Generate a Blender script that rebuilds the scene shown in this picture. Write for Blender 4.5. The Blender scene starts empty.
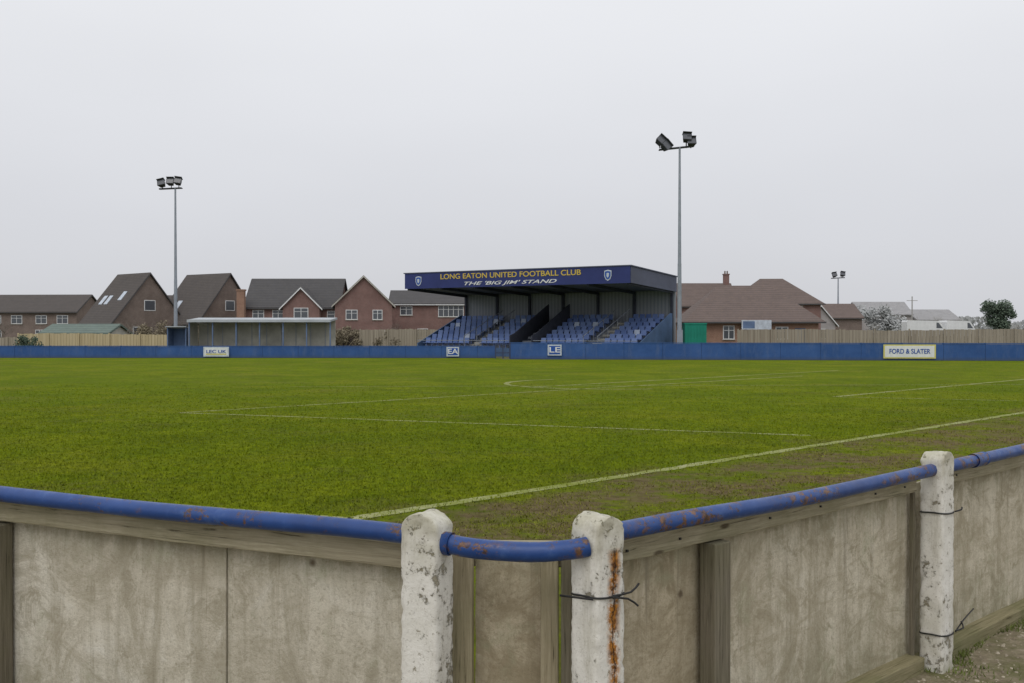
import bpy, bmesh, math, random
import numpy as np
from mathutils import Vector, Matrix, noise as mnoise
random.seed(7); np.random.seed(7)
S=bpy.context.scene
COL=S.collection
R=math.radians

# ------------------------------------------------------------------ materials
class MB:
    def __init__(s,name,rough=.85,spec=.25,metal=0):
        s.m=bpy.data.materials.new(name); s.m.use_nodes=True
        s.nt=s.m.node_tree; s.b=s.nt.nodes['Principled BSDF']
        s.b.inputs['Roughness'].default_value=rough
        s.b.inputs['Specular IOR Level'].default_value=spec
        s.b.inputs['Metallic'].default_value=metal
        s.tc=s.nt.nodes.new('ShaderNodeTexCoord')
        s.obj=s.tc.outputs['Object']
    def L(s,a,b): s.nt.links.new(a,b)
    def put(s,sock,v):
        if hasattr(v,'links') or isinstance(v,bpy.types.NodeSocket): s.L(v,sock)
        elif isinstance(v,(tuple,list)) and len(v)==3 and sock.type=='RGBA': sock.default_value=(*v,1)
        else: sock.default_value=v
    def mapv(s,scale=(1,1,1),rot=(0,0,0),loc=(0,0,0),vec=None):
        n=s.nt.nodes.new('ShaderNodeMapping'); s.L(vec or s.obj,n.inputs[0])
        n.inputs['Scale'].default_value=scale; n.inputs['Rotation'].default_value=rot; n.inputs['Location'].default_value=loc
        return n.outputs[0]
    def noise(s,scale=5,detail=6,rough=.6,vec=None,dist=0):
        n=s.nt.nodes.new('ShaderNodeTexNoise'); s.L(vec or s.obj,n.inputs['Vector'])
        n.inputs['Scale'].default_value=scale; n.inputs['Detail'].default_value=detail
        n.inputs['Roughness'].default_value=rough; n.inputs['Distortion'].default_value=dist
        return n.outputs[0]
    def wave(s,scale,dist,vec=None,detail=3,dscale=1.,d='X'):
        n=s.nt.nodes.new('ShaderNodeTexWave'); s.L(vec or s.obj,n.inputs[0]); n.bands_direction=d
        n.inputs['Scale'].default_value=scale; n.inputs['Distortion'].default_value=dist; n.inputs['Detail'].default_value=detail; n.inputs['Detail Scale'].default_value=dscale
        return n.outputs[1]
    def vor(s,scale=5,vec=None,out=0):
        n=s.nt.nodes.new('ShaderNodeTexVoronoi'); s.L(vec or s.obj,n.inputs['Vector'])
        n.inputs['Scale'].default_value=scale; return n.outputs[out]
    def ramp(s,f,stops):
        n=s.nt.nodes.new('ShaderNodeValToRGB'); s.L(f,n.inputs[0]); e=n.color_ramp.elements
        while len(e)<len(stops): e.new(.5)
        for el,(p,c) in zip(e,stops):
            el.position=p
            if not isinstance(c,(tuple,list)): c=(c,c,c)
            el.color=(*c,1)
        return n.outputs[0]
    def mix(s,f,a,b,mode='MIX'):
        n=s.nt.nodes.new('ShaderNodeMix'); n.data_type='RGBA'; n.blend_type=mode
        s.put(n.inputs[0],f); s.put(n.inputs[6],a); s.put(n.inputs[7],b); return n.outputs[2]
    def math(s,op,a,b=0,c=0,clamp=False):
        n=s.nt.nodes.new('ShaderNodeMath'); n.operation=op; n.use_clamp=clamp
        s.put(n.inputs[0],a); s.put(n.inputs[1],b); s.put(n.inputs[2],c); return n.outputs[0]
    def sep(s,vec=None):
        n=s.nt.nodes.new('ShaderNodeSeparateXYZ'); s.L(vec or s.obj,n.inputs[0]); return n.outputs
    def comb(s,x,y,z):
        n=s.nt.nodes.new('ShaderNodeCombineXYZ'); s.put(n.inputs[0],x); s.put(n.inputs[1],y); s.put(n.inputs[2],z); return n.outputs[0]
    def col(s,v): s.put(s.b.inputs['Base Color'],v); return s
    def rgh(s,v): s.put(s.b.inputs['Roughness'],v); return s
    def bump(s,h,strength=.5,dist=.01):
        n=s.nt.nodes.new('ShaderNodeBump'); s.L(h,n.inputs['Height']); n.inputs['Strength'].default_value=strength
        n.inputs['Distance'].default_value=dist; s.L(n.outputs[0],s.b.inputs['Normal']); return s
    def island(s):
        n=s.nt.nodes.new('ShaderNodeNewGeometry'); return n.outputs['Random Per Island']

def simple(name,c,var=.25,scale=3,rough=.85,spec=.25,metal=0):
    m=MB(name,rough,spec,metal)
    f=m.noise(scale,5,.6)
    lo=tuple(x*(1-var) for x in c); hi=tuple(min(1,x*(1+var)) for x in c)
    m.col(m.ramp(f,[(.3,lo),(.7,hi)])); return m.m
def haze_tint(c,f): return tuple(a*(1-f)+b*f for a,b in zip(c,(.40,.41,.43)))  # blends pale distance haze into a base colour

# grass field: v = distance to the right of the touchline
TLx,TLy=-1.47,9.09
def grass_colour(m):
    big=m.noise(.10,4,.6,dist=.5); mid=m.noise(.9,7,.7); fin=m.noise(7,5,.7); f2=m.noise(45,3,.7)
    c=m.ramp(mid,[(.3,(.088,.125,.004)),(.5,(.145,.193,.005)),(.7,(.210,.248,.008))])
    c=m.mix(m.ramp(big,[(.38,0.),(.62,.65)]),c,(.102,.155,.004))
    c=m.mix(m.ramp(m.noise(.28,5,.65,dist=.3),[(.48,0.),(.66,.6)]),c,(.215,.225,.014))
    c=m.mix(m.ramp(m.noise(.45,6,.75,dist=.6,vec=m.mapv(loc=(31,7,0))),[(.50,0.),(.64,.6)]),c,(.080,.112,.005))
    c=m.mix(m.ramp(fin,[(.36,.75),(.58,0.)]),c,(.062,.084,.006))
    c=m.mix(m.ramp(f2,[(.55,0.),(.8,.35)]),c,(.25,.27,.035))
    x,y,z=m.sep()
    v=m.math('ADD',m.math('MULTIPLY',m.math('SUBTRACT',x,TLx),.7016),m.math('MULTIPLY',m.math('SUBTRACT',y,TLy),-.7126))
    wob=m.math('ADD',v,m.math('MULTIPLY',m.math('SUBTRACT',m.noise(.5,4,.6),.5),4.0))
    band=m.ramp(m.math('DIVIDE',m.math('ADD',wob,4),12.),[(.28,0.),(.36,.9),(.48,1.),(.60,.55),(.8,.35)])
    patch=m.ramp(m.noise(.8,9,.78),[(.42,0.),(.55,1.)])
    mud=m.math('MULTIPLY',band,patch)
    w=m.math('MULTIPLY',m.ramp(m.noise(.33,6,.75),[(.52,0.),(.70,.5)]),m.ramp(m.noise(3,5,.7),[(.4,0.),(.62,1.)]))
    mud=m.math('MAXIMUM',mud,w)
    brown=m.ramp(m.noise(6,5,.7),[(.3,(.085,.062,.028)),(.7,(.20,.155,.085))])
    return c,mud,brown
g=MB('pitch_grass',.95,.03); c,mud,br=grass_colour(g); g.col(g.mix(mud,c,br)); g.bump(g.noise(30,6,.8),.9,.03); M_grass=g.m
g=MB('grass_blades_mat',.9,.05); c,mud,br=grass_colour(g)
k=g.island(); c=g.mix(g.ramp(k,[(0,0.),(1,.45)]),c,(.27,.31,.012)); c=g.mix(g.math('MULTIPLY',mud,.7),c,(.20,.17,.055)); g.col(c); M_blade=g.m

g=MB('rough_ground',.95,.1); g.col(g.ramp(g.noise(.2,8,.7),[(.3,(.09,.10,.045)),(.7,(.15,.14,.08))])); M_base=g.m
g=MB('gravel_path',.95,.15)
cc=g.ramp(g.noise(14,8,.75),[(.3,(.16,.13,.085)),(.55,(.34,.285,.20)),(.75,(.50,.44,.33))])
cc=g.mix(g.ramp(g.noise(2.5,6,.7),[(.47,0.),(.64,.8)]),cc,(.16,.17,.06)); g.col(cc); g.bump(g.noise(40,6,.8),1,.02); M_gravel=g.m
g=MB('pebble',.9,.2); g.col(g.mix(g.island(),(.19,.155,.11),(.46,.41,.32))); M_peb=g.m
g=MB('line_paint',.95,.03)
f=g.ramp(g.noise(1.1,8,.8),[(.38,(.19,.22,.05)),(.62,(.36,.36,.21))]); f=g.mix(g.ramp(g.noise(11,6,.8),[(.42,0.),(.60,.75)]),f,(.17,.195,.03)); g.col(f); M_line=g.m

def postmat(name,rust=False):
    g=MB(name,.85,.2)
    n1=g.noise(8,9,.7); n2=g.noise(38,6,.75); n3=g.noise(3.2,5,.6)
    conc=g.ramp(n2,[(.3,(.20,.18,.13)),(.55,(.37,.34,.27)),(.75,(.50,.47,.40))])
    white=g.ramp(n1,[(.3,(.68,.66,.60)),(.7,(.87,.85,.80))])
    x,y,z=g.sep()
    fl=g.math('ADD',n1,g.math('MULTIPLY',g.math('SUBTRACT',n2,.5),.6))
    mask=g.ramp(fl,[(.375,0.),(.415,1.)])
    c=g.mix(mask,conc,white)
    c=g.mix(g.ramp(g.noise(30,6,.8),[(.60,0.),(.66,.85)]),c,(.22,.19,.13))
    gr=g.math('MULTIPLY',g.ramp(n3,[(.42,0.),(.62,.7)]),g.ramp(z,[(0.,1.),(.45,.25),(.9,.25),(1.,.9)]))
    c=g.mix(gr,c,(.30,.28,.16))
    c=g.mix(g.ramp(g.noise(5,7,.75,vec=g.mapv(scale=(2.5,2.5,.35))),[(.50,0.),(.68,.55)]),c,(.36,.33,.24))
    c=g.mix(g.ramp(g.noise(90,4,.8),[(.34,.45),(.44,0.)]),c,(.26,.23,.18))
    if rust:
        wx=g.math('ADD',x,g.math('MULTIPLY',g.math('SUBTRACT',g.noise(7,5,.7),.5),.07))
        d=g.math('ABSOLUTE',g.math('SUBTRACT',wx,.012))
        r1=g.math('MULTIPLY',g.ramp(d,[(.012,1.),(.036,0.)]),g.ramp(g.noise(16,6,.8),[(.40,0.),(.5,1.)]))
        r1=g.math('MULTIPLY',r1,g.ramp(z,[(.98,1.),(1.02,0.)]))
        c=g.mix(r1,c,g.ramp(g.noise(45,4,.7),[(.35,(.09,.035,.012)),(.6,(.50,.21,.035))]))
        r2=g.math('MULTIPLY',g.ramp(d,[(.0015,1.),(.005,0.)]),g.ramp(z,[(.99,1.),(1.0,0.)]))
        c=g.mix(r2,c,(.03,.015,.01))
    g.col(c)
    h=g.math('ADD',g.math('MULTIPLY',n2,.6),g.math('MULTIPLY',mask,.35)); g.bump(h,.9,.008)
    return g.m
M_post=postmat('flaking_white_concrete'); M_postr=postmat('flaking_white_concrete_rust',True)

def timber(name,lo,hi,axis='x',moss=.5):
    g=MB(name,.9,.15)
    sc={'x':(1.0,26,26),'z':(26,26,1.0)}[axis]
    v=g.mapv(scale=sc); n=g.noise(3,8,.7,vec=v,dist=.8); b=g.noise(3,6,.65)
    c=g.ramp(n,[(.3,lo),(.7,hi)])
    c=g.mix(g.ramp(b,[(.42,0.),(.7,moss)]),c,(.17,.17,.08))
    c=g.mix(g.ramp(n,[(.35,.85),(.40,0.)]),c,tuple(x*.35 for x in lo))
    kn=g.vor(2.3,vec=g.mapv(scale={'x':(1,3,3),'z':(3,3,1)}[axis])); c=g.mix(g.ramp(kn,[(.05,.8),(.09,0.)]),c,(.07,.05,.03))
    g.col(c); g.bump(n,.9,.007); return g.m
M_beam=timber('weathered_beam',(.24,.21,.14),(.48,.43,.31),'x')
M_stud=timber('weathered_stud',(.11,.098,.070),(.25,.22,.165),'z',.3)
M_stud2=timber('weathered_stud_light',(.25,.21,.13),(.46,.40,.28),'z',.5)
M_sill=timber('mossy_sill',(.16,.14,.07),(.36,.32,.20),'x',.9)

def ply(name,tint=(1,1,1),off=0,k=1.,kw=1.):
    g=MB(name,.85,.2)
    T=lambda c: tuple(min(.95,a*t) for a,t in zip(c,tint))
    v=g.mapv(scale=(1,1,.13),loc=(off,0,0)); st=g.noise(9,8,.7,vec=v,dist=.6)
    v2=g.mapv(scale=(.5,1,1.4),rot=(0,.25,0),loc=(off*2,0,0)); gr=g.noise(3.6,10,.7,vec=v2,dist=3.2)
    bl=g.noise(2.3,9,.75,vec=g.mapv(loc=(off,0,off)),dist=1.4)
    b2=g.noise(5.5,8,.78,vec=g.mapv(loc=(off+9,0,off)),dist=.9)
    b=g.noise(1.3,5,.6); fine=g.noise(70,5,.8)
    wv=g.wave(1.6,11.,vec=g.mapv(scale=(.45,1,2.0),rot=(0,.12,0),loc=(off,0,off)),detail=6,dscale=1.0,d='Z')
    c=g.ramp(b,[(.3,T((.60,.555,.455))),(.5,T((.71,.67,.57))),(.72,T((.79,.76,.675)))])
    c=g.mix(g.ramp(bl,[(.40,.8*k),(.52,0.)]),c,T((.43,.39,.30)))
    c=g.mix(g.ramp(bl,[(.55,0.),(.68,.6)]),c,T((.86,.845,.79)))
    c=g.mix(g.ramp(b2,[(.38,.75*k),(.46,0.)]),c,T((.37,.335,.25)))
    c=g.mix(g.ramp(st,[(.36,.7),(.54,0.)]),c,T((.40,.365,.28)))
    c=g.mix(g.ramp(gr,[(.38,.6*k),(.475,0.)]),c,T((.42,.38,.29)))
    c=g.mix(g.math('MULTIPLY',g.ramp(wv,[(.02,.5*kw),(.30,0.)]),g.ramp(b2,[(.46,0.),(.62,1.)])),c,T((.40,.355,.265)))
    c=g.mix(g.ramp(gr,[(.50,0.),(.506,.55),(.515,0.)]),c,T((.26,.225,.165)))
    c=g.mix(g.ramp(fine,[(.34,.6),(.48,0.)]),c,T((.33,.295,.22)))
    x,y,z=g.sep()
    top=g.math('MULTIPLY',g.ramp(z,[(.0,1.),(.18,.5),(.42,.08),(.74,.05),(.93,.95)]),g.ramp(g.noise(7,7,.75,vec=g.mapv(scale=(1.6,1,.3))),[(.35,0.),(.64,1.)]))
    c=g.mix(top,c,(.22,.21,.13))
    dr=g.math('MULTIPLY',g.ramp(g.noise(5,6,.8,vec=g.mapv(scale=(3.2,1,.1),loc=(off+4,0,0))),[(.57,0.),(.66,.75)]),g.ramp(z,[(.2,.25),(.9,1.)]))
    c=g.mix(dr,c,(.24,.21,.15))
    c=g.mix(g.ramp(g.noise(4,5,.7,vec=g.mapv(loc=(off+2,0,3))),[(.58,0.),(.72,.4)]),c,(.36,.38,.25))
    vo=g.vor(2.1,vec=g.mapv(scale=(1,1,1),loc=(.3+off,0,.2)))
    c=g.mix(g.ramp(vo,[(.022,.85),(.045,0.)]),c,(.11,.08,.05))
    g.col(c); g.bump(g.math('ADD',g.math('MULTIPLY',bl,1.2),fine),.6,.007)
    return g.m
M_ply=ply('weathered_plywood',(.90,.89,.87),0,.9,.5); M_ply3=ply('weathered_plywood_stained',(.91,.88,.82),5.3,1.1,.8); M_ply2=ply('weathered_plywood_warm',(.76,.70,.60),2.1)

g=MB('chipped_blue_paint',.33,.5)
n=g.noise(14,8,.75); n2=g.noise(3.5,5,.7); x,y,z=g.sep()
c=g.ramp(n2,[(.3,(.008,.038,.16)),(.7,(.018,.072,.27))])
# the corner and right-hand lengths are rustier than the left one
chipn=g.math('ADD',g.noise(24,7,.75,vec=g.mapv(scale=(.7,.7,1))),g.math('MULTIPLY',g.ramp(g.math('ADD',x,.4),[(0.,0.),(.1,1.)]),.035))
chip=g.math('MULTIPLY',g.ramp(chipn,[(.555,0.),(.58,1.)]),g.ramp(g.noise(3.4,4,.6),[(.44,0.),(.54,1.)]))
rc=g.ramp(g.noise(50,4,.7),[(.35,(.035,.02,.018)),(.65,(.20,.095,.045))])
c=g.mix(chip,c,rc)
c=g.mix(g.ramp(g.noise(7,7,.75),[(.56,0.),(.75,.5)]),c,(.12,.19,.34))
g.col(c); g.rgh(g.ramp(g.noise(9,5,.7),[(.3,.28),(.7,.55)])); g.bump(g.math('SUBTRACT',n,chip),.4,.003); M_pipe=g.m

M_blk=simple('black_cable',(.015,.015,.015),.3,20,.5,.4)

# background materials
g=MB('blue_barrier_paint',.75,.2)
c=g.ramp(g.noise(.7,7,.7),[(.3,(.027,.075,.225)),(.7,(.052,.118,.315))])
c=g.mix(g.ramp(g.noise(2.4,6,.75,vec=g.mapv(scale=(1,1,.25))),[(.5,0.),(.72,.4)]),c,(.12,.16,.27))
x,y,z=g.sep(); c=g.mix(g.math('MULTIPLY',g.ramp(z,[(.0,1.),(.25,0.)]),.6),c,(.07,.085,.08)); g.col(c); M_bar=g.m
g=MB('barrier_dark_trim',.7,.2); g.col((.05,.065,.12)); M_bart=g.m
M_navy=simple('navy_fascia',(.028,.040,.155),.15,.6,.6,.3)
M_navyside=simple('navy_side_cladding',(.085,.095,.145),.15,.6,.6,.3)
M_roofsoff=simple('roof_soffit',(.15,.16,.19),.15,.8)
g=MB('corrugated_back_wall',.7,.3)
g.col(g.mix(g.wave(1.1,0,detail=0),(.22,.24,.28),(.32,.34,.38))); M_corr=g.m
M_deck=simple('concrete_deck',(.22,.24,.28),.25,1.5)
g=MB('seat_plastic',.6,.3); g.col(g.mix(g.island(),(.085,.14,.33),(.16,.23,.44))); M_seat=g.m
M_seatw=simple('seat_plastic_pale',(.42,.48,.60),.1,2,.5)
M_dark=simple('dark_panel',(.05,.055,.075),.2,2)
M_dkblue=simple('blue_end_wall',(.07,.12,.22),.2,1)
M_steel=simple('galvanised_steel',(.29,.32,.37),.15,1.5,.6,.4,.3)
M_lamp=simple('lamp_housing',(.045,.048,.055),.2,5,.5)
M_lampg=MB('lamp_glass',.2,.5).col((.09,.095,.11)).m
M_yel=simple('yellow_lettering',(.58,.43,.09),.1,3)
M_white=simple('white_paint',(.70,.71,.72),.08,3,.5)
M_glass=MB('window_glass',.12,.7).col((.08,.09,.105)).m
def brick(name,c1,c2,mort=(.34,.31,.28),f=.15):
    c1=haze_tint(c1,f);c2=haze_tint(c2,f)  # haze mixed into the brick colours
    g=MB(name,.9,.12); x,y,z=g.sep()
    v=g.comb(g.math('ADD',x,y),z,0.)
    b=g.nt.nodes.new('ShaderNodeTexBrick'); g.L(v,b.inputs['Vector']); b.inputs['Scale'].default_value=4.4
    b.inputs['Color1'].default_value=(*c1,1); b.inputs['Color2'].default_value=(*c2,1); b.inputs['Mortar'].default_value=(*mort,1)
    b.inputs['Mortar Size'].default_value=.012
    c=g.mix(g.ramp(g.noise(.8,6,.65),[(.35,.5),(.65,0.)]),b.outputs[0],tuple(a*.6 for a in c1)); g.col(c); return g.m
M_bk=brick('red_brick',(.17,.072,.055),(.235,.10,.078))
M_bk2=brick('brown_brick',(.135,.088,.064),(.20,.132,.10))
M_bk3=brick('orange_brick',(.29,.15,.095),(.36,.205,.135),f=.08)
M_bkhaze=brick('haze_tinted_brick',(.38,.32,.30),(.43,.37,.35),f=.5)  # distant brick, strong haze painted into its colour
def tile(name,c,f=.13):
    c=haze_tint(c,f)  # haze mixed into the tile colour
    g=MB(name,.9,.12)
    cc=g.mix(g.wave(1.6,.6,detail=2,d='Z'),tuple(a*.85 for a in c),tuple(a*1.12 for a in c))
    cc=g.mix(g.ramp(g.noise(1.1,7,.7),[(.4,0.),(.7,.55)]),cc,tuple(a*.6+.012 for a in c))
    cc=g.mix(g.ramp(g.noise(5,5,.7),[(.5,0.),(.75,.45)]),cc,(c[0]*1.5,c[1]*1.4,c[2]*1.1)); g.col(cc); return g.m
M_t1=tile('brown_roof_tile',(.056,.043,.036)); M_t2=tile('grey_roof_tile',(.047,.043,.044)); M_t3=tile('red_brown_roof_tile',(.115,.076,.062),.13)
M_t4=tile('haze_tinted_roof_tile',(.24,.225,.225),.5); M_t5=tile('green_sheet_roof',(.06,.11,.08),.25)  # both roof colours carry painted-in haze
g=MB('feather_board',.9,.15); v=g.mapv(scale=(8,8,.2)); g.col(g.ramp(g.noise(1,4,.6,vec=v),[(.3,(.38,.31,.18)),(.7,(.54,.46,.30))])); M_fb=g.m
g=MB('feather_board_grey',.9,.15); v=g.mapv(scale=(8,8,.2)); g.col(g.ramp(g.noise(1,4,.6,vec=v),[(.3,(.23,.20,.155)),(.7,(.37,.33,.265))])); M_fb2=g.m
M_cream=simple('cream_cladding',(.42,.41,.37),.25,.8)
M_shroof=simple('shelter_roof_sheet',(.42,.45,.48),.15,.7)
M_green=simple('green_container_paint',(.02,.23,.16),.15,1)
M_bluem=simple('faded_blue_paint',(.13,.19,.32),.25,1)
M_bark=simple('twig_bark',(.20,.175,.15),.3,2)
M_barkh=simple('haze_tinted_twigs',(.36,.35,.335),.15,2)  # bark paled to imitate haze over distance
g=MB('evergreen_leaf',.8,.15); g.col(g.mix(g.island(),(.06,.085,.065),(.13,.17,.12))); M_leaf=g.m
g=MB('winter_hedge_leaf',.9,.1); g.col(g.mix(g.island(),(.14,.115,.08),(.27,.235,.17))); M_hedge=g.m
g=MB('haze_tinted_tree_mass',.95,.05); g.col(g.mix(g.island(),(.33,.34,.335),(.45,.46,.465))); M_hazeleaf=g.m  # foliage greyed, distance haze put into the colour
M_moss=simple('moss_tuft',(.12,.15,.035),.4,6)

# ------------------------------------------------------------------ geometry helpers
def empty(name,loc=(0,0,0),rz=0):
    e=bpy.data.objects.new(name,None); COL.objects.link(e); e.location=loc; e.rotation_euler=(0,0,rz); e.empty_display_size=.3; return e
def mesh(name,verts,faces,mat,parent=None,smooth=False,loc=None,rz=0,bevel=0):
    me=bpy.data.meshes.new(name); me.from_pydata([tuple(v) for v in verts],[],faces); me.materials.append(mat)
    if smooth: me.polygons.foreach_set('use_smooth',[True]*len(me.polygons))
    o=bpy.data.objects.new(name,me); COL.objects.link(o)
    if parent: o.parent=parent
    if loc: o.location=loc
    if rz: o.rotation_euler=(0,0,rz)
    if bevel:
        b=o.modifiers.new('b','BEVEL'); b.width=bevel; b.segments=2
    return o
class G:
    def __init__(s): s.v=[]; s.f=[]
    def box(s,x0,x1,y0,y1,z0,z1):
        n=len(s.v); s.v+=[(x0,y0,z0),(x1,y0,z0),(x1,y1,z0),(x0,y1,z0),(x0,y0,z1),(x1,y0,z1),(x1,y1,z1),(x0,y1,z1)]
        s.f+=[tuple(n+i for i in q) for q in [(0,3,2,1),(4,5,6,7),(0,1,5,4),(1,2,6,5),(2,3,7,6),(3,0,4,7)]]; return s
    def hexa(s,p):
        n=len(s.v); s.v+=list(p); s.f+=[tuple(n+i for i in q) for q in [(0,3,2,1),(4,5,6,7),(0,1,5,4),(1,2,6,5),(2,3,7,6),(3,0,4,7)]]; return s
    def prism(s,poly,ax,a0,a1):
        n=len(s.v);k=len(poly)
        for a in (a0,a1):
            for p in poly:
                s.v.append({'x':(a,p[0],p[1]),'y':(p[0],a,p[1]),'z':(p[0],p[1],a)}[ax])
        s.f.append(tuple(n+i for i in range(k))[::-1]); s.f.append(tuple(n+k+i for i in range(k)))
        for i in range(k):
            j=(i+1)%k; s.f.append((n+i,n+j,n+k+j,n+k+i))
        return s
    def face(s,*p):
        n=len(s.v); s.v+=list(p); s.f.append(tuple(range(n,n+len(p)))); return s
    def tube(s,p0,p1,r0,r1,k=6):
        p0=Vector(p0);p1=Vector(p1);d=(p1-p0)
        if d.length<1e-6: return s
        d.normalize(); a=d.orthogonal().normalized(); b=d.cross(a); n=len(s.v)
        for p,r in ((p0,r0),(p1,r1)):
            for i in range(k):
                t=2*math.pi*i/k; s.v.append(tuple(p+a*r*math.cos(t)+b*r*math.sin(t)))
        for i in range(k):
            j=(i+1)%k; s.f.append((n+i,n+j,n+k+j,n+k+i))
        s.f.append(tuple(n+i for i in range(k))[::-1]); s.f.append(tuple(n+k+i for i in range(k)))
        return s
    def obj(s,name,mat,parent=None,**k): return mesh(name,s.v,s.f,mat,parent,**k)
def sweep(name,pts,r,mat,parent=None,k=20,wob=0):
    P=[Vector(p) for p in pts]; out=[]
    for i in range(len(P)-1):
        p0=P[max(i-1,0)];p1=P[i];p2=P[i+1];p3=P[min(i+2,len(P)-1)]
        n=max(2,int((p2-p1).length/.04))
        for j in range(n):
            t=j/n
            out.append(.5*((2*p1)+(p2-p0)*t+(2*p0-5*p1+4*p2-p3)*t*t+(3*p1-p0-3*p2+p3)*t**3))
    out.append(P[-1]); V=[];F=[]
    for i,p in enumerate(out):
        d=(out[min(i+1,len(out)-1)]-out[max(i-1,0)]).normalized()
        up=Vector((0,0,1))
        if abs(d.z)>.95: up=Vector((0,1,0))
        a=d.cross(up).normalized(); b=a.cross(d)
        for q in range(k):
            t=2*math.pi*q/k; rr=r*(1+wob*(mnoise.noise(p*9+Vector((q,0,0)))))
            V.append(p+a*rr*math.cos(t)+b*rr*math.sin(t))
    for i in range(len(out)-1):
        for q in range(k):
            j=(q+1)%k; F.append((i*k+q,i*k+j,(i+1)*k+j,(i+1)*k+q))
    F.append(tuple(range(k))); F.append(tuple(range((len(out)-1)*k,len(out)*k))[::-1])
    return mesh(name,V,F,mat,parent,smooth=True)

# ------------------------------------------------------------------ ground
H=3000
mesh('ground',[(-H,-200,0),(H,-200,0),(H,H,0),(-H,H,0)],[(0,1,2,3)],M_base)
pitch=[(0,3.47),(57,56.9),(31,60.9),(-.5,64.4),(-1,68),(-60,68),(-90,45.7)]
mesh('football_pitch',[(x,y,.004) for x,y in pitch],[tuple(range(7))],M_grass)
path=[(0,3.47),(-90,45.7),(-90,-20),(60,-20),(57,56.9)]
mesh('gravel_path',[(x,y,.004) for x,y in path],[tuple(range(5))],M_gravel)
lg=G()
def line(a,b,w=.12,gapt=.75):
    d=(b-a); L=d.length; d.normalize(); n=Vector((-d.y,d.x,0)); k=max(2,int(L/.16)); prev=None
    for i in range(k+1):
        p=a+d*L*i/k
        e1=w/2*(1+.4*mnoise.noise(p*2.2)+.4*mnoise.noise(p*7)); e2=w/2*(1+.4*mnoise.noise(p*2.2+Vector((9,0,3)))+.4*mnoise.noise(p*7+Vector((4,0,3))))
        c=(p-n*max(.008,e1),p+n*max(.008,e2))
        if prev: lg.face(*[(v.x,v.y,.008) for v in (prev[0],c[0],c[1],prev[1])])
        prev=c
a=Vector((-1.47,9.09,0)); u=Vector((.7126,.7016,0)); w_=Vector((-.93,.367,0))
line(a,a+u*64,.17); line(a,a+w_*60,.12)
p1=Vector((-7.06,21.25,0)); line(p1,p1-w_*12.9,.12); line(p1,p1+u*26,.14)
q=Vector((8.58,26.56,0)); line(q,q+u*16,.17); line(q,q-w_*9,.11)
c0=Vector((3.2,33.5,0)); prev=None
for i in range(25):
    t=R(120+i*7); p=c0+Vector((math.cos(t)*3.4,math.sin(t)*3.4,0))
    if prev: line(prev,p,.2)
    prev=p
p=Vector((.6,31.3,0)); line(p,p+u*20,.17)
p=Vector((-7.,31.5,0)); line(p,p+Vector((26,1.5,0)),.10)
lg.obj('pitch_line_marking',M_line)

N=330000
D=7.2*np.exp(np.random.rand(N)*math.log(34/7.2)); X=(np.random.rand(N)*1.18-.59)*D
v=(X-TLx)*.7016+(D-TLy)*-.7126
keep=v<5.0
cl=np.sin(X*2.1+1.3*np.sin(D*1.7))*np.sin(D*2.6+1.1*np.sin(X*2.3))
keep&=~((v>.15)&(v<3.8)&(np.random.rand(N)<.55+.38*cl))
keep&=~((np.abs(v)<.08)&(np.random.rand(N)<.6))
keep&=(np.random.rand(N)<np.clip((36-D)/18,0,1))
keep&=((X+.282)*.425+(D-3.32)*.905>.4)
X=X[keep];D=D[keep];n=len(X)
ang=np.random.rand(n)*2*np.pi; wd=.004+.0004*D; hh=.008+np.random.rand(n)**2*.028
la=np.random.rand(n)*2*np.pi; ll=np.random.rand(n)*.03
V=np.zeros((n,3,3),dtype=np.float32)
V[:,0,0]=X-np.cos(ang)*wd; V[:,0,1]=D-np.sin(ang)*wd; V[:,1,0]=X+np.cos(ang)*wd; V[:,1,1]=D+np.sin(ang)*wd
V[:,2,0]=X+np.cos(la)*ll; V[:,2,1]=D+np.sin(la)*ll; V[:,2,2]=hh; V[:,:2,2]=.002
me=bpy.data.meshes.new('grass'); me.vertices.add(n*3); me.vertices.foreach_set('co',V.ravel())
me.loops.add(n*3); me.loops.foreach_set('vertex_index',np.arange(n*3,dtype=np.int32))
me.polygons.add(n); me.polygons.foreach_set('loop_start',np.arange(0,n*3,3,dtype=np.int32))
me.polygons.foreach_set('loop_total',np.full(n,3,dtype=np.int32)); me.update(calc_edges=True); me.materials.append(M_blade)
COL.objects.link(bpy.data.objects.new('grass',me))

pg=G(); mg=G()
def stone(x,y,r):
    n=len(pg.v); h=random.uniform(.35,.7)
    k=6; a0=random.random()*6
    for i in range(k):
        t=a0+i*2*math.pi/k; q=r*random.uniform(.7,1.2); pg.v.append((x+q*math.cos(t),y+q*math.sin(t),.003))
    for i in range(k):
        t=a0+i*2*math.pi/k; q=r*random.uniform(.4,.75); pg.v.append((x+q*math.cos(t),y+q*math.sin(t),.003+r*h))
    for i in range(k):
        j=(i+1)%k; pg.f.append((n+i,n+j,n+k+j,n+k+i))
    pg.f.append(tuple(n+k+i for i in range(k)))
for i in range(6500):
    a=random.uniform(.5,7); b=-random.random()**1.2*2.2-.02
    x=.283+.728*a-.685*b; y=3.29+.685*a+.728*b
    stone(x,y,random.choice([.004,.005,.006,.007,.008,.010,.013])*random.uniform(.7,1.2))
pg.obj('gravel',M_peb)
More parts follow.
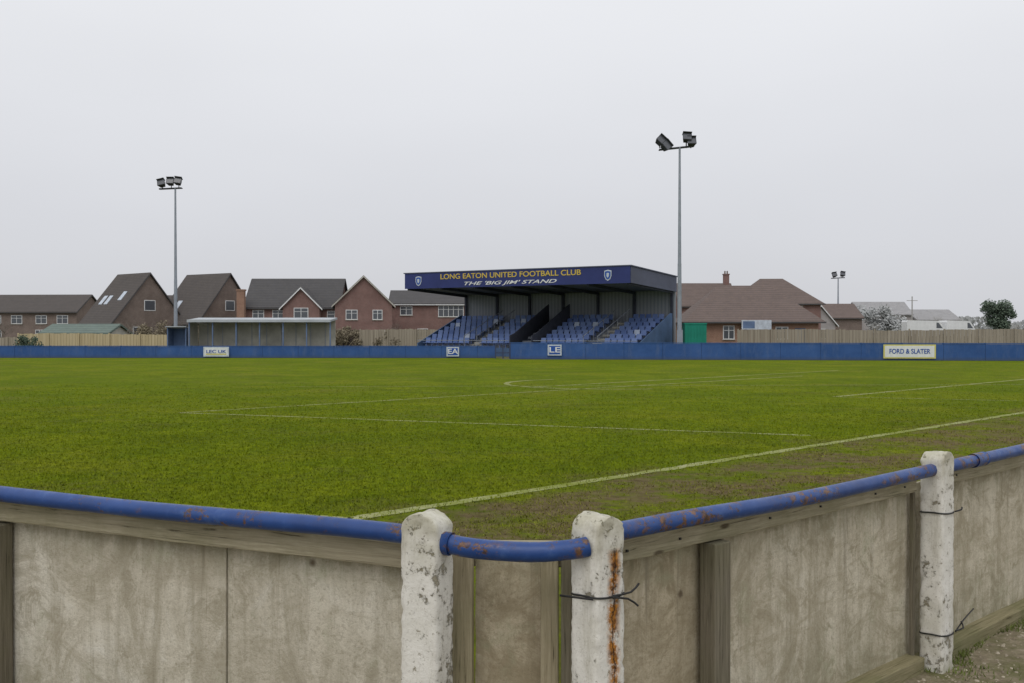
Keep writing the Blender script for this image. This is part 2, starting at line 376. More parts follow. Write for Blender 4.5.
for i in range(9000):
    a=random.uniform(.8,7); b=.04-abs(random.gauss(0,.13))
    if random.random()<.35: b=-random.random()*1.6
    if mnoise.noise(Vector((a*2,b*3,0)))<-.1: continue
    x=.283+.728*a-.685*b; y=3.29+.685*a+.728*b; t=random.random()*6.3; l=random.uniform(.01,.035)
    mg.face((x-.004*math.cos(t),y-.004*math.sin(t),.002),(x+.004*math.cos(t),y+.004*math.sin(t),.002),(x+random.uniform(-.02,.02),y+random.uniform(-.02,.02),l))
mg.obj('moss_and_weeds',M_moss)

# ------------------------------------------------------------------ foreground barrier
def post(name,loc,rz,mat,w=.14,d=.12,h=1.105,seed=0):
    r=w/2; nz=60
    rows=[(-.1+(h-r*.72+.1)*i/nz,r) for i in range(nz+1)]
    for i in range(1,8):
        t=math.pi/2*i/8.; rows.append((h-r*.72+r*.72*math.sin(t),r*math.cos(t)))
    rows.append((h,.006))
    nx=12; nd=10; V=[];F=[]
    def ringpts(hw,z):
        pts=[]; c=min(.010,hw*.5); dd=d/2; base=[]
        for i in range(nx+1): base.append((-hw+2*hw*i/nx,-dd))
        for i in range(1,nd): base.append((hw,-dd+2*dd*i/nd))
        for i in range(nx+1): base.append((hw-2*hw*i/nx,dd))
        for i in range(1,nd): base.append((-hw,dd-2*dd*i/nd))
        for x,y in base:
            ex=max(0,abs(x)-(hw-c)); ey=max(0,abs(y)-(dd-c))
            if ex>0 and ey>0:
                l=math.hypot(ex,ey)
                if l>c: x=math.copysign(hw-c+ex*c/l,x); y=math.copysign(dd-c+ey*c/l,y)
            pts.append((x,y,z))
        return pts
    k=2*(nx+1)+2*(nd-1)
    for z,hw in rows: V+=ringpts(hw,z)
    for i in range(len(rows)-1):
        for q in range(k):
            j=(q+1)%k; F.append((i*k+q,i*k+j,(i+1)*k+j,(i+1)*k+q))
    F.append(tuple(range((len(rows)-1)*k,len(rows)*k)))
    V2=[]
    for x,y,z in V:
        p=Vector((x*14+seed*7,y*14,z*14)); n1=mnoise.fractal(p,1,2,4); n3=mnoise.noise(p*2.3)
        edge=(abs(x)>w/2-.02 and abs(y)>d/2-.02) or z>h-.08
        s=1-(.10*abs(n1)+(.06 if n3>.33 else 0)) if edge else 1+.018*n1
        V2.append((x*s,y*s,z+(n1*.007 if z>h-.06 else 0)))
    return mesh(name,V2,F,mat,None,smooth=True,loc=loc,rz=rz)
rzL=-math.atan2(.425,.905); rzR=math.atan2(.685,.728)
PL=(-.282,3.32,0); PM=(.283,3.29,0)
def R_(a,b,z=0): return (.283+.728*a-.685*b,3.29+.685*a+.728*b,z)
def L_(a,b,z=0): return (-.282+.905*a+.425*b,3.32-.425*a+.905*b,z)
post('concrete_post',PL,rzL,M_post,seed=1)
post('concrete_post',PM,rzR,M_postr,seed=2)
post('concrete_post',R_(2.56,0),rzR,M_post,seed=3)
post('concrete_post',R_(5.12,0),rzR,M_post,seed=4)
post('concrete_post',R_(7.68,0),rzR,M_post,seed=5)
post('concrete_post',L_(-2.6,0),rzL,M_post,seed=6)
post('concrete_post',L_(-5.2,0),rzL,M_post,seed=7)
zr=1.022; rr=.0325
pts=[L_(-14,0,zr),L_(-5.2,0,zr+.01),L_(-2.6,0,zr+.006),L_(-1.3,0,zr-.004),L_(-.2,0,zr+.004),(-.24,3.30,zr-.012),(-.12,3.25,zr-.024),(.06,3.225,zr-.03),(.19,3.225,zr-.022),(.245,3.235,zr-.014)]
e=empty('blue_handrail'); sweep('pipe_rail',pts,rr,M_pipe,e,wob=.02)
sweep('pipe_sleeve',[(-.245,3.297,zr-.012),(-.2,3.28,zr-.016)],rr+.006,M_pipe,e)
e=empty('blue_handrail'); sweep('pipe_rail',[R_(.02,0,zr+.01),R_(.5,0,zr+.006),R_(1.3,0,zr-.012),R_(2.56,0,zr-.008),R_(3.8,0,zr),R_(5.1,0,zr+.01),R_(7.7,0,zr),R_(14,0,zr)],rr-.001,M_pipe,e,wob=.02)
sweep('pipe_sleeve',[R_(3.0,0,zr-.006),R_(3.14,0,zr-.005)],rr+.005,M_pipe,e)

def wavy_panel(name,x0,x1,z0,z1,y,mat,par,th=.018,bow=.006,seed=0):
    nx=max(4,int((x1-x0)/.05)); nz=14; V=[];F=[]
    for s_ in (0,1):
        for i in range(nx+1):
            for j in range(nz+1):
                x=x0+(x1-x0)*i/nx; z=z0+(z1-z0)*j/nz
                b=mnoise.noise(Vector((x*1.7+seed,z*1.7,seed)))*bow
                if j==0: z+=mnoise.noise(Vector((x*8,seed,3)))*.008
                if i in (0,nx) and 0<j<nz: x+=mnoise.noise(Vector((seed,z*9,3)))*.003
                V.append((x,y+b+s_*th,z))
    W=nz+1; O=(nx+1)*W
    for i in range(nx):
        for j in range(nz):
            q=i*W+j; F.append((q,q+W,q+W+1,q+1)); q+=O; F.append((q,q+1,q+W+1,q+W))
    for i in range(nx):
        q=i*W+nz; F.append((q,q+W,q+W+O,q+O)); q=i*W; F.append((q,q+O,q+W+O,q+W))
    for j in range(nz):
        q=j; F.append((q,q+1,q+1+O,q+O)); q=nx*W+j; F.append((q,q+O,q+1+O,q+1))
    return mesh(name,V,F,mat,par)
def beam(name,x0,x1,y0,y1,z0,z1,mat,par,seed=0):
    n=max(3,int((x1-x0)/.12)); V=[];F=[]
    for i in range(n+1):
        x=x0+(x1-x0)*i/n; a=mnoise.noise(Vector((x*1.3,seed,0)))*.006; b=mnoise.noise(Vector((x*4,seed,5)))*.004
        V+=[(x,y0+b,z0+a+b),(x,y1,z0+a),(x,y1,z1+a-b),(x,y0+b,z1+a-b*.6)]
    for i in range(n):
        for q in range(4):
            j=(q+1)%4; F.append((i*4+q,i*4+4+q,i*4+4+j,i*4+j))
    F.append((0,1,2,3)); F.append((n*4+3,n*4+2,n*4+1,n*4))
    return mesh(name,V,F,mat,par,bevel=.004)
e=empty('boarded_fence',PL,rzL)
wavy_panel('board',-.937,-.075,.05,.905,.105,M_ply,e,seed=1); wavy_panel('board',-2.16,-.943,.05,.905,.100,M_ply,e,seed=2)
wavy_panel('board',-4.6,-2.166,.05,.905,.105,M_ply,e,seed=3)
beam('top_beam',-2.62,-.09,.045,.094,.895,.982,M_beam,e,1)
beam('top_beam',-5.6,-2.63,.045,.094,.893,.98,M_beam,e,2)
G().box(-2.2,-2.10,.02,.088,.0,.885).obj('stud',M_stud,e,bevel=.006)
G().box(-4.6,-4.50,.03,.088,.0,.885).obj('stud',M_stud,e,bevel=.006)
G().box(-.082,-.060,.03,.088,.0,.885).obj('stud',M_stud2,e,bevel=.004)
G().box(-5.6,-.1,.02,.16,.0,.045).obj('sill',M_sill,e,bevel=.008)
e=empty('boarded_fence',(0,3.42,0),R(-3))
G().box(-.225,-.135,-.02,.05,0,.975).obj('stud',M_stud2,e,bevel=.006)
wavy_panel('board',-.13,.125,.03,.97,.055,M_ply2,e,seed=5,bow=.002)
G().box(.098,.160,-.01,.05,0,.972).obj('stud',M_stud2,e,bevel=.006)
G().box(.168,.255,-.055,.045,0,.965).obj('stud',M_stud,e,bevel=.006)
G().box(-.24,.26,.077,.13,.88,.965).obj('top_beam',M_beam,e,bevel=.006)
e=empty('boarded_fence',PM,rzR)
wavy_panel('board',.02,.735,.05,.93,.112,M_ply2,e,seed=8); wavy_panel('board',.742,2.6,.05,.93,.108,M_ply3,e,seed=9,bow=.01)
wavy_panel('board',2.607,5.05,.05,.93,.112,M_ply3,e,seed=10); wavy_panel('board',5.06,7.5,.05,.93,.112,M_ply,e,seed=11)
beam('top_beam',.09,2.44,.05,.098,.905,.985,M_beam,e,3)
beam('top_beam',2.67,5.05,.05,.098,.905,.985,M_beam,e,4)
beam('top_beam',5.2,7.6,.05,.098,.905,.985,M_beam,e,5)
G().box(.685,.79,.02,.093,0,.9).obj('stud',M_stud,e,bevel=.006)
G().box(2.45,2.47,.07,.093,.07,.9).obj('batten',M_stud,e,bevel=.003)
beam('sill',.09,2.47,.02,.16,0,.075,M_sill,e,6)
beam('sill',2.65,7.6,.02,.16,0,.07,M_sill,e,7)
ng=G()
for x in (.2,.5,1.1,1.5,2.0,2.3,2.9): ng.box(x,x+.008,.043,.052,.94,.948)
ng.obj('nails',M_blk,e)

def loop(name,fn,z,w,d,tails,r=.0032):
    e=empty(name); pts=[]
    for i in range(25):
        t=2*math.pi*i/24; cx=math.cos(t); sy=math.sin(t); p=4
        den=(abs(cx)**p+abs(sy)**p)**(1/p); pts.append(fn(cx/den*w,sy/den*d,z+.004*math.sin(t*2+1)))
    sweep('loop',pts,r,M_blk,e,k=8)
    for tl in tails: sweep('tail',[fn(*q) for q in tl],r,M_blk,e,k=8)
M2=lambda a,b,z:R_(a,b,z)
loop('cable_tie',M2,.845,.078,.066,[[(-.02,-.066,.845),(.04,-.095,.835),(.085,-.10,.805)],[(.0,-.066,.845),(.05,-.10,.856),(.095,-.095,.875)],[(-.078,-.05,.845),(-.16,.02,.86)]],.0036)
R3=lambda a,b,z:R_(2.56+a,b,z)
loop('cable_tie',R3,.80,.077,.066,[[(.06,-.066,.80),(.10,-.08,.806),(.12,-.075,.815)]],.004)
loop('cable_tie',R3,.19,.077,.066,[[(.07,-.066,.19),(.25,-.03,.205),(.6,.06,.18)],[(.07,-.066,.195),(.13,-.08,.2),(.2,-.04,.21)]],.004)

# ------------------------------------------------------------------ far perimeter barriers
def barrier(name,p0,p1,h,mat=M_bar):
    d=Vector(p1)-Vector(p0); L=d.length; e=empty(name,(p0[0],p0[1],0),math.atan2(d.y,d.x))
    x=0;i=0; g=G()
    while x<L:
        w=min(2.44,L-x); t=random.uniform(-.02,.015); g.box(x+.008,x+w-.008,(i%2)*.006,.03+(i%2)*.006,.02,h-.06+min(0,t)); x+=2.44;i+=1
    g.obj('panels',mat,e)
    t=G(); t.box(0,L,-.02,.05,h-.055,h); t.obj('top_rail',M_bar,e)
    t=G(); x=0
    while x<L: t.box(x-.05,x+.05,.055,.15,0,h+.01); x+=2.44
    t.obj('posts',M_bart,e)
    G().box(0,L,-.012,-.002,0,.04).obj('base_board',M_bart,e)
    return e
barrier('blue_perimeter_barrier',(-56,69,0),(-1.15,67.6,0),.83)
barrier('blue_perimeter_barrier',(-.1,64.9,0),(46,58.9,0),1.09)
gt=empty('barrier_gate',(-1.1,66.5,0)); gg=G()
for x in (0,.5,.95): gg.box(x-.04,x+.04,-.04,.04,0,1.0)
gg.box(0,.95,-.02,.02,.35,.41).box(0,.95,-.02,.02,.9,.96); gg.obj('gate_frame',M_bart,gt)

def text(body,name,parent,w,h,loc,mat,shear=0,ext=.01):
    cu=bpy.data.curves.new(name,'FONT'); cu.body=body; cu.size=1; cu.shear=shear; cu.extrude=ext; cu.offset=.012
    cu.align_x='CENTER'; cu.align_y='CENTER'; cu.materials.append(mat)
    o=bpy.data.objects.new(name,cu); COL.objects.link(o); bpy.context.view_layer.update()
    dx,dy=o.dimensions.x,o.dimensions.y
    o.parent=parent; o.location=loc; o.rotation_euler=(R(90),0,0); o.scale=(w/dx,h/dy,1); return o
def board_sign(name,loc,rz,w,h,border,bg,txt,tmat,th):
    e=empty(name,loc,rz); G().box(-w/2,w/2,-.02,0,0,h).obj('frame',border,e)
    G().box(-w/2+.09,w/2-.09,-.028,-.021,.08,h-.08).obj('face',bg,e)
    if txt: text(txt,'lettering',e,w*.78,th,(0,-.034,h/2),tmat)
    return e
dirR=math.atan2(-6,46.1)
def onR(x): return 64.9+(x+.1)*(-6/46.1)-.03
M_signblue=simple('sign_blue',(.03,.09,.36),.05,2)
M_wred=simple('sign_yellow',(.60,.55,.18),.05,2)
board_sign('advertising_sign',(24.5,onR(24.5)-.04,.13),dirR,3.1,.86,M_wred,M_white,'FORD & SLATER',M_signblue,.30)
M_sgpale=simple('sign_pale',(.5,.55,.62),.2,3)
s=board_sign('advertising_sign',(-20.1,67.95,.1),R(-1.5),1.75,.66,M_sgpale,M_white,'LEC UK',M_signblue,.22)
G().box(-.7,.7,-.034,-.029,.12,.2).obj('band',M_wred,s)
s=board_sign('notice_sign',(-4.0,67.55,.12),R(-1.5),.85,.64,M_sgpale,M_signblue,'EA',M_white,.35)
s=board_sign('notice_sign',(2.75,onR(2.75)-.04,.25),dirR,.9,.7,M_sgpale,M_signblue,'LE',M_white,.35)

# ------------------------------------------------------------------ grandstand
st=empty('grandstand',(-8,75,0),math.atan2(-9,15.8)); LW=18.2; DP=8.6
G().box(0,LW,-.06,.02,5.0,6.12).obj('front_fascia',M_navy,st)
for nm,x0,x1 in (('end_fascia_l',-.03,.05),('end_fascia_r',LW-.05,LW+.03)):
    G().hexa([(x0,.022,5.02),(x1,.022,5.02),(x1,DP,4.72),(x0,DP,4.72),(x0,.022,6.11),(x1,.022,6.11),(x1,DP,5.8),(x0,DP,5.8)]).obj(nm,M_navyside,st)
G().hexa([(-.1,-.1,6.13),(LW+.1,-.1,6.13),(LW+.1,DP+.1,5.81),(-.1,DP+.1,5.81),(-.1,-.1,6.2),(LW+.1,-.1,6.2),(LW+.1,DP+.1,5.88),(-.1,DP+.1,5.88)]).obj('roof_sheet',M_navyside,st)
G().hexa([(.06,.03,5.1),(LW-.06,.03,5.1),(LW-.06,DP-.1,4.8),(.06,DP-.1,4.8),(.06,.03,5.14),(LW-.06,.03,5.14),(LW-.06,DP-.1,4.84),(.06,DP-.1,4.84)]).obj('soffit',M_roofsoff,st)
rg=G()
for i in range(7):
    x=.2+i*(LW-.4)/6
    rg.hexa([(x-.07,.1,4.9),(x+.07,.1,4.9),(x+.07,DP-.3,4.6),(x-.07,DP-.3,4.6),(x-.07,.1,5.095),(x+.07,.1,5.095),(x+.07,DP-.3,4.795),(x-.07,DP-.3,4.795)])
    rg.box(x-.09,x+.09,DP-.5,DP-.32,0,4.62)
rg.obj('steel_frame',M_dark,st)
G().box(0,LW,DP-.22,DP-.12,0,4.85).obj('back_wall',M_corr,st)
prof=[(1.6,0)]; rows=7; zz=.55; yy=1.6
for i in range(rows):
    prof+= [(yy,zz),(yy+.85,zz)]; yy+=.85; zz+=.29
prof+=[(yy,0)]
G().prism(prof,'x',.12,LW-.12).obj('raked_deck',M_deck,st)
slope=[(1.5,0),(1.5,.95),(1.7,1.0),(yy,zz+.55),(yy+.3,zz+.55),(yy+.3,0)]
G().prism(slope,'x',LW-.11,LW-.03).obj('end_wall_r',M_dkblue,st); G().prism(slope,'x',.03,.11).obj('end_wall_l',M_dkblue,st)
G().box(.12,LW-.12,1.42,1.5,0,.62).obj('front_wall',M_dkblue,st)
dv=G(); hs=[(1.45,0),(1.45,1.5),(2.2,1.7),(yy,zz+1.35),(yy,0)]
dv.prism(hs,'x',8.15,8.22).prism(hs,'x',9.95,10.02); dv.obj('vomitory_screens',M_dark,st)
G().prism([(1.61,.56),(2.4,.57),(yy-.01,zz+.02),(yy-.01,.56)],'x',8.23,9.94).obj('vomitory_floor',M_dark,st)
sg=G(); sw=G()
aisles=[(4.2,5.2),(8.0,10.15),(14.0,15.0)]
for r in range(rows):
    y=1.6+.85*r; z=.55+.29*r; x=.5
    while x<LW-.4:
        if not any(a-.1<x<b+.1 for a,b in aisles):
            t=sw if random.random()<.06 else sg
            t.hexa([(x-.21,y+.28,z+.40),(x+.21,y+.28,z+.40),(x+.21,y+.66,z+.36),(x-.21,y+.66,z+.36),(x-.21,y+.28,z+.44),(x+.21,y+.28,z+.44),(x+.21,y+.66,z+.40),(x-.21,y+.66,z+.40)])
            t.hexa([(x-.21,y+.64,z+.41),(x+.21,y+.64,z+.41),(x+.21,y+.69,z+.41),(x-.21,y+.69,z+.41),(x-.19,y+.74,z+.80),(x+.19,y+.74,z+.80),(x+.19,y+.78,z+.80),(x-.19,y+.78,z+.80)])
            t.box(x-.03,x+.03,y+.45,y+.5,z,z+.38)
        x+=.5
sg.obj('seats',M_seat,st); sw.obj('seats_pale',M_seatw,st)
ag=G()
for a,b in aisles[::2]:
    for r in range(rows*2):
        y=1.6+.425*r; z=.55+.145*r; ag.box(a+.1,b-.1,y,y+.425,z-.1 if r else .4,z+.02)
ag.obj('aisle_steps',M_cream,st)
hg=G()
for x in (4.15,5.25,13.95,15.05):
    hg.tube((x,1.6,1.45),(x,yy-.2,zz+.9),.025,.025)
    for r in range(0,7,2): hg.tube((x,1.7+.85*r,.55+.29*r),(x,1.7+.85*r,1.49+.30*r),.02,.02)
hg.tube((.1,1.45,1.15),(8.1,1.45,1.15),.025,.025); hg.tube((10.1,1.45,1.15),(LW-.1,1.45,1.15),.025,.025)
hg.obj('handrails',M_steel,st)
text('LONG EATON UNITED FOOTBALL CLUB','lettering_title',st,11.4,.38,(8.9,-.075,5.80),M_yel)
text("THE 'BIG JIM' STAND",'lettering_name',st,7.5,.34,(8.9,-.075,5.26),M_white,shear=.35)
for i,x in enumerate((1.25,16.6)):
    sh=[(-.26,.30),(0,.36),(.26,.30),(.26,-.05),(.17,-.27),(0,-.38),(-.17,-.27),(-.26,-.05)]
    G().prism([(x+a,5.56+b) for a,b in sh],'y',-.075,-.062).obj('crest_%d'%i,M_sgpale,st)
    G().prism([(x+a*.78,5.56+b*.78) for a,b in sh],'y',-.085,-.077).obj('crest_inner_%d'%i,M_signblue,st)
    G().prism([(x+a*.35,5.56+b*.45) for a,b in sh],'y',-.093,-.087).obj('crest_mark_%d'%i,M_sgpale,st)

# ------------------------------------------------------------------ floodlights
def floodlight(name,loc,h,lamps,bar,tilt,rz=0,sc=1,r=.16):
    e=empty(name,loc,rz); g=G()
    g.tube((0,0,0),(0,0,h*.45),r,r*.78,12); g.tube((0,0,h*.45),(0,0,h),r*.72,r*.42,12); g.tube((0,0,0),(0,0,.25),r*1.9,r*1.9,12)
    g.box(-r*1.15,r*1.15,-r*1.3,-r*.5,.9,1.9)
    g.obj('mast',M_steel,e)
    b=G(); b.tube((bar[0],0,h-.05-tilt),(bar[1],0,h-.05+tilt),.06*sc,.06*sc); b.tube((bar[0],.25,h-.05-tilt),(bar[1],.25,h-.05+tilt),.04*sc,.04*sc); b.obj('crossbar',M_lamp,e)
    hb=G(); hgls=G()
    for (x,z,ry) in lamps:
        m=Matrix.Translation((x,-.05,h+z))@Matrix.Rotation(R(ry),4,'Y')@Matrix.Rotation(R(-28),4,'X')
        def tr(p): return [tuple(m@Vector(q)) for q in p]
        W=.30*sc;Hh=.25*sc
        hb.hexa(tr([(-W,-.24*sc,-Hh),(W,-.24*sc,-Hh),(W*.6,.25*sc,-Hh*.6),(-W*.6,.25*sc,-Hh*.6),(-W,-.24*sc,Hh),(W,-.24*sc,Hh),(W*.6,.25*sc,Hh*.6),(-W*.6,.25*sc,Hh*.6)]))
        hb.hexa(tr([(-W,-.4*sc,Hh),(W,-.4*sc,Hh),(W,.0,Hh),(-W,.0,Hh),(-W,-.4*sc,Hh+.03),(W,-.4*sc,Hh+.03),(W,.0,Hh+.03),(-W,.0,Hh+.03)]))
        hgls.face(*tr([(-W*.88,-.247*sc,-Hh*.88),(W*.88,-.247*sc,-Hh*.88),(W*.88,-.247*sc,Hh*.88),(-W*.88,-.247*sc,Hh*.88)]))
        hb.tube((x,.1,h-.05),(x,.1,h+z),.04*sc,.04*sc)
    hb.obj('lamp_housings',M_lamp,e); hgls.obj('lamp_glasses',M_lampg,e)
floodlight('floodlight_mast',(11.05,66,0),13.95,[(-1.3,.36,42),(-.95,.02,50),(.45,.55,4),(.75,.28,0)],(-1.35,.95),.12)
floodlight('floodlight_mast',(-26.9,80,0),13.3,[(-1.05,.30,-14),(-.35,.42,0),(.25,.45,8)],(-1.3,.5),.04)
floodlight('floodlight_mast',(48.9,150,0),10.0,[(-.6,.35,-10),(.6,.45,10)],(-1.,1.),.05,sc=1.2,r=.18)

# ------------------------------------------------------------------ houses
def windows(e,wins,y,n='window'):
    fr=G();gl=G();ba=G()
    for (x,z,w,h) in wins:
        fr.box(x-w/2-.04,x+w/2+.04,y-.05,y+.02,z-.04,z+h+.04)
        k=max(1,round(w/.6))
        for i in range(k):
            a=x-w/2+w*i/k+.035; b=x-w/2+w*(i+1)/k-.035
            gl.box(a,b,y-.062,y-.052,z+.03,z+h*.64); gl.box(a,b,y-.062,y-.052,z+h*.64+.05,z+h-.03)
        ba.box(x-w/2-.1,x+w/2+.1,y-.11,y-.051,z-.1,z-.041)
    fr.obj(n+'_frames',M_white,e); gl.obj(n+'_glass',M_glass,e); ba.obj('sills',M_cream,e)
def house(name,loc,rz,w,d,eh,rh,wall,roof,style='x',wins=(),chim=None,ov=.35,door=None,skyl=(),gwins=(),hip=0,barge=M_white):
    e=empty(name,loc,rz)
    if style=='x':
        if hip: G().box(0,w,0,d,0,eh).obj('walls',wall,e)
        else: G().prism([(0,0),(d,0),(d,eh),(d/2,rh-.12),(0,eh)],'x',0,w).obj('walls',wall,e)
        s=(rh-eh)/(d/2); e0=eh-ov*s
        if hip:
            g=G(); a=(-ov,-ov,e0);b=(w+ov,-ov,e0);c=(w+ov,d+ov,e0);dd=(-ov,d+ov,e0); r1=(hip,d/2,rh); r2=(w-hip,d/2,rh)
            g.face(a,b,r2,r1).face(b,c,r2).face(c,dd,r1,r2).face(dd,a,r1).face(dd,c,b,a); g.obj('roof',roof,e)
            G().box(-ov-.02,w+ov+.02,-ov-.05,-ov-.005,e0-.12,e0+.02).obj('gutter',barge,e)
        else:
            g=G(); x0,x1=-.2,w+.2;t=.12
            g.prism([(-ov,e0),(d/2,rh),(d/2,rh+t),(-ov,e0+t)],'x',x0,x1).prism([(d/2+.001,rh+t),(d/2+.001,rh),(d+ov,e0),(d+ov,e0+t)],'x',x0,x1); g.obj('roof',roof,e)
            G().box(x0,x1,-ov-.06,-ov-.005,e0-.08,e0+.02).obj('gutter',barge,e)
            b=G()
            for xa in (x0-.04,x1+.002): b.prism([(-ov,e0-.08),(d/2,rh-.08),(d/2,rh+.1),(-ov,e0+.1)],'x',xa,xa+.038).prism([(d/2,rh+.1),(d/2,rh-.08),(d+ov,e0-.08),(d+ov,e0+.1)],'x',xa,xa+.038)
            b.obj('bargeboards',barge,e)
        if skyl:
            k=G()
            for (x,f) in skyl:
                y=d/2*f; z=e0+s*(y+ov)+.14; k.hexa([(x-.35,y-.4,z-.4*s),(x+.35,y-.4,z-.4*s),(x+.35,y+.4,z+.4*s),(x-.35,y+.4,z+.4*s),(x-.35,y-.4,z-.4*s+.06),(x+.35,y-.4,z-.4*s+.06),(x+.35,y+.4,z+.4*s+.06),(x-.35,y+.4,z+.4*s+.06)])
            k.obj('skylights',M_sgpale,e)
    else:
        G().prism([(0,0),(w,0),(w,eh),(w/2,rh-.12),(0,eh)],'y',0,d).obj('walls',wall,e)
        s=(rh-eh)/(w/2); e0=eh-ov*s; t=.12
        g=G(); g.prism([(-ov,e0),(w/2,rh),(w/2,rh+t),(-ov,e0+t)],'y',-.25,d).prism([(w/2+.001,rh+t),(w/2+.001,rh),(w+ov,e0),(w+ov,e0+t)],'y',-.25,d); g.obj('roof',roof,e)
        b=G(); b.prism([(-ov,e0-.1),(w/2,rh-.1),(w/2,rh+.08),(-ov,e0+.08)],'y',-.3,-.252).prism([(w/2+.001,rh+.08),(w/2+.001,rh-.1),(w+ov,e0-.1),(w+ov,e0+.08)],'y',-.3,-.252); b.obj('bargeboards',barge,e)
    if wins: windows(e,wins,-.001)
    if gwins:
        f=G();q=G()
        for (y,z,ww,hh) in gwins: f.box(w-.01,w+.05,y-ww/2,y+ww/2,z,z+hh); q.box(w+.051,w+.06,y-ww/2+.08,y+ww/2-.08,z+.08,z+hh-.08)
        f.obj('gable_window_frames',M_white,e); q.obj('gable_window_glass',M_glass,e)
    if door:
        G().box(door-.5,door+.5,-.05,0,0,2.1).obj('door',M_white,e)
    if chim:
        for i,(x,y,h) in enumerate(chim):
            c=G(); c.box(x-.35,x+.35,y-.3,y+.3,eh,h).box(x-.42,x+.42,y-.37,y+.37,h,h+.12); c.obj('chimney',wall,e)
            p=G(); p.tube((x-.15,y,h+.12),(x-.15,y,h+.5),.1,.09,8).tube((x+.15,y,h+.12),(x+.15,y,h+.5),.1,.09,8); p.obj('chimney_pots',M_bk2,e)
    return e
house('terraced_houses',(-77,138,0),R(-4),17.5,8,4.7,7.0,M_bk2,M_t1,'x',[(x,3.0,1.5,1.1) for x in (2,6,9,12.5,15.5)]+[(x,.8,1.6,1.3) for x in (2,6,12.5)],barge=M_t2)
house('terraced_houses',(-60.5,150,0),0,10,8,5,7.4,M_bk2,M_t1,'x',[(2,3,1.4,1.1),(6,3,1.4,1.1)],chim=[(9,4,8.2)],barge=M_t2)
house('garage_block',(-45.6,97,0),R(-2),6.5,5,1.7,2.5,M_cream,M_t5,'x',barge=M_t5)
house('chalet_house',(-48.6,113,0),R(-38),6.4,9.0,3.0,8.4,M_bk2,M_t1,'x',[(2,.9,1.4,1.2),(5,.9,1.4,1.2)],skyl=[(1.2,.42),(2.3,.42),(4.6,.5)],gwins=[(4.5,4.2,1.4,1.2),(3.2,1.2,1.6,1.2)],ov=.5,barge=M_t2)
house('chalet_house',(-41.5,117,0),R(-32),7.2,9.0,3.2,8.6,M_bk2,M_t1,'x',[(2,.9,1.4,1.2),(5,.9,1.4,1.2)],skyl=[(2.0,.3)],gwins=[(4.5,4.3,1.4,1.2),(3.2,1.2,1.6,1.2)],ov=.5,barge=M_t2)
house('brick_house',(-29.3,110,0),R(0),10.2,7,4.7,7.75,M_bk,M_t2,'x',[(1.4,3.1,1.2,1.1),(3.6,3.1,1.2,1.1),(1.8,.7,1.8,1.2),(9.4,3.1,.8,1.0)],barge=M_t2)
house('brick_house_porch_wing',(-24.9,108.6,0),R(0),4.0,4,4.6,6.6,M_bk,M_t2,'y',[(2.0,3.3,1.5,1.1),(2.0,.8,2.0,1.3)],barge=M_white)
house('brick_house',(-19.3,109,0),R(8),6.2,9,4.9,7.9,M_bk,M_t3,'y',[(1.8,3.2,1.2,1.0),(4.6,3.2,1.0,1.0),(1.9,.8,1.6,1.2),(4.6,.8,1.6,1.2)],barge=M_cream)
house('brick_house',(-14.8,121,0),R(2),13,7,5.3,6.9,M_bk,M_t2,'x',[(2.0,3.9,1.4,1.0),(4.0,1.2,1.2,1.0),(7.4,3.7,3.0,1.3),(11,3.9,1.4,1.0)],barge=M_white)
g=G().box(-29.9,-29.1,108.6,109.3,0,6.3).box(-29.97,-29.03,108.53,109.37,6.301,6.45); g.obj('brick_chimney_stack',M_bk3)
cb=house('clubhouse',(15.2,86,0),R(-3),11.0,10,2.95,6.0,M_bk3,M_t3,'x',[(3.4,1.2,.9,1.1),(7.9,1.2,1.0,1.0)],hip=3.2,ov=.5,barge=M_t2)
G().box(4.4,6.9,-.62,-.56,2.0,2.8).obj('name_board',M_sgpale,cb); G().box(4.5,5.5,-.635,-.625,2.1,2.7).obj('name_board_panel',M_bluem,cb)
G().box(9.0,9.9,-.05,-.003,0,2.1).obj('door',M_dkblue,cb)
house('brick_house',(25.2,112,0),R(-4),9.2,9,5.2,8.0,M_bk,M_t3,'x',[(6.6,3.6,1.2,1.1)],hip=3.3,ov=.4,barge=M_t2)
house('brick_house',(21.0,125,0),R(0),7,8,5.2,8.0,M_bk,M_t3,'x',chim=[(6.6,4,9.2)],barge=M_t2)
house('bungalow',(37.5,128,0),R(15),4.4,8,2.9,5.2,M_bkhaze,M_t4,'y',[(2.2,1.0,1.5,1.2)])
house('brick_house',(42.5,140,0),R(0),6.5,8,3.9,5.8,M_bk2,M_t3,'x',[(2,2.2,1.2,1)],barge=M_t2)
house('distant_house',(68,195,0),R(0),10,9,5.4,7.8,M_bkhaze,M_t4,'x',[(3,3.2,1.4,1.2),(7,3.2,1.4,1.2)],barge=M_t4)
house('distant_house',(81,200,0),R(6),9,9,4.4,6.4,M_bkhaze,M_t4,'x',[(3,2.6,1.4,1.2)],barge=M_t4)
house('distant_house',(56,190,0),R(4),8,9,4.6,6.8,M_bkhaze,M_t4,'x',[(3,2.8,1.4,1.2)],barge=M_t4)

e=empty('green_storage_container',(12.1,70,0),R(-5)); g=G().box(0,1.5,0,2.4,.12,2.3)
for i in range(7): g.box(.08+i*.2,.17+i*.2,-.03,-.001,.2,2.2)
g.obj('container_body',M_green,e); G().box(-.03,1.53,-.04,2.43,2.301,2.4).box(-.03,1.53,-.04,2.43,.0,.119).obj('container_frame',M_green,e)

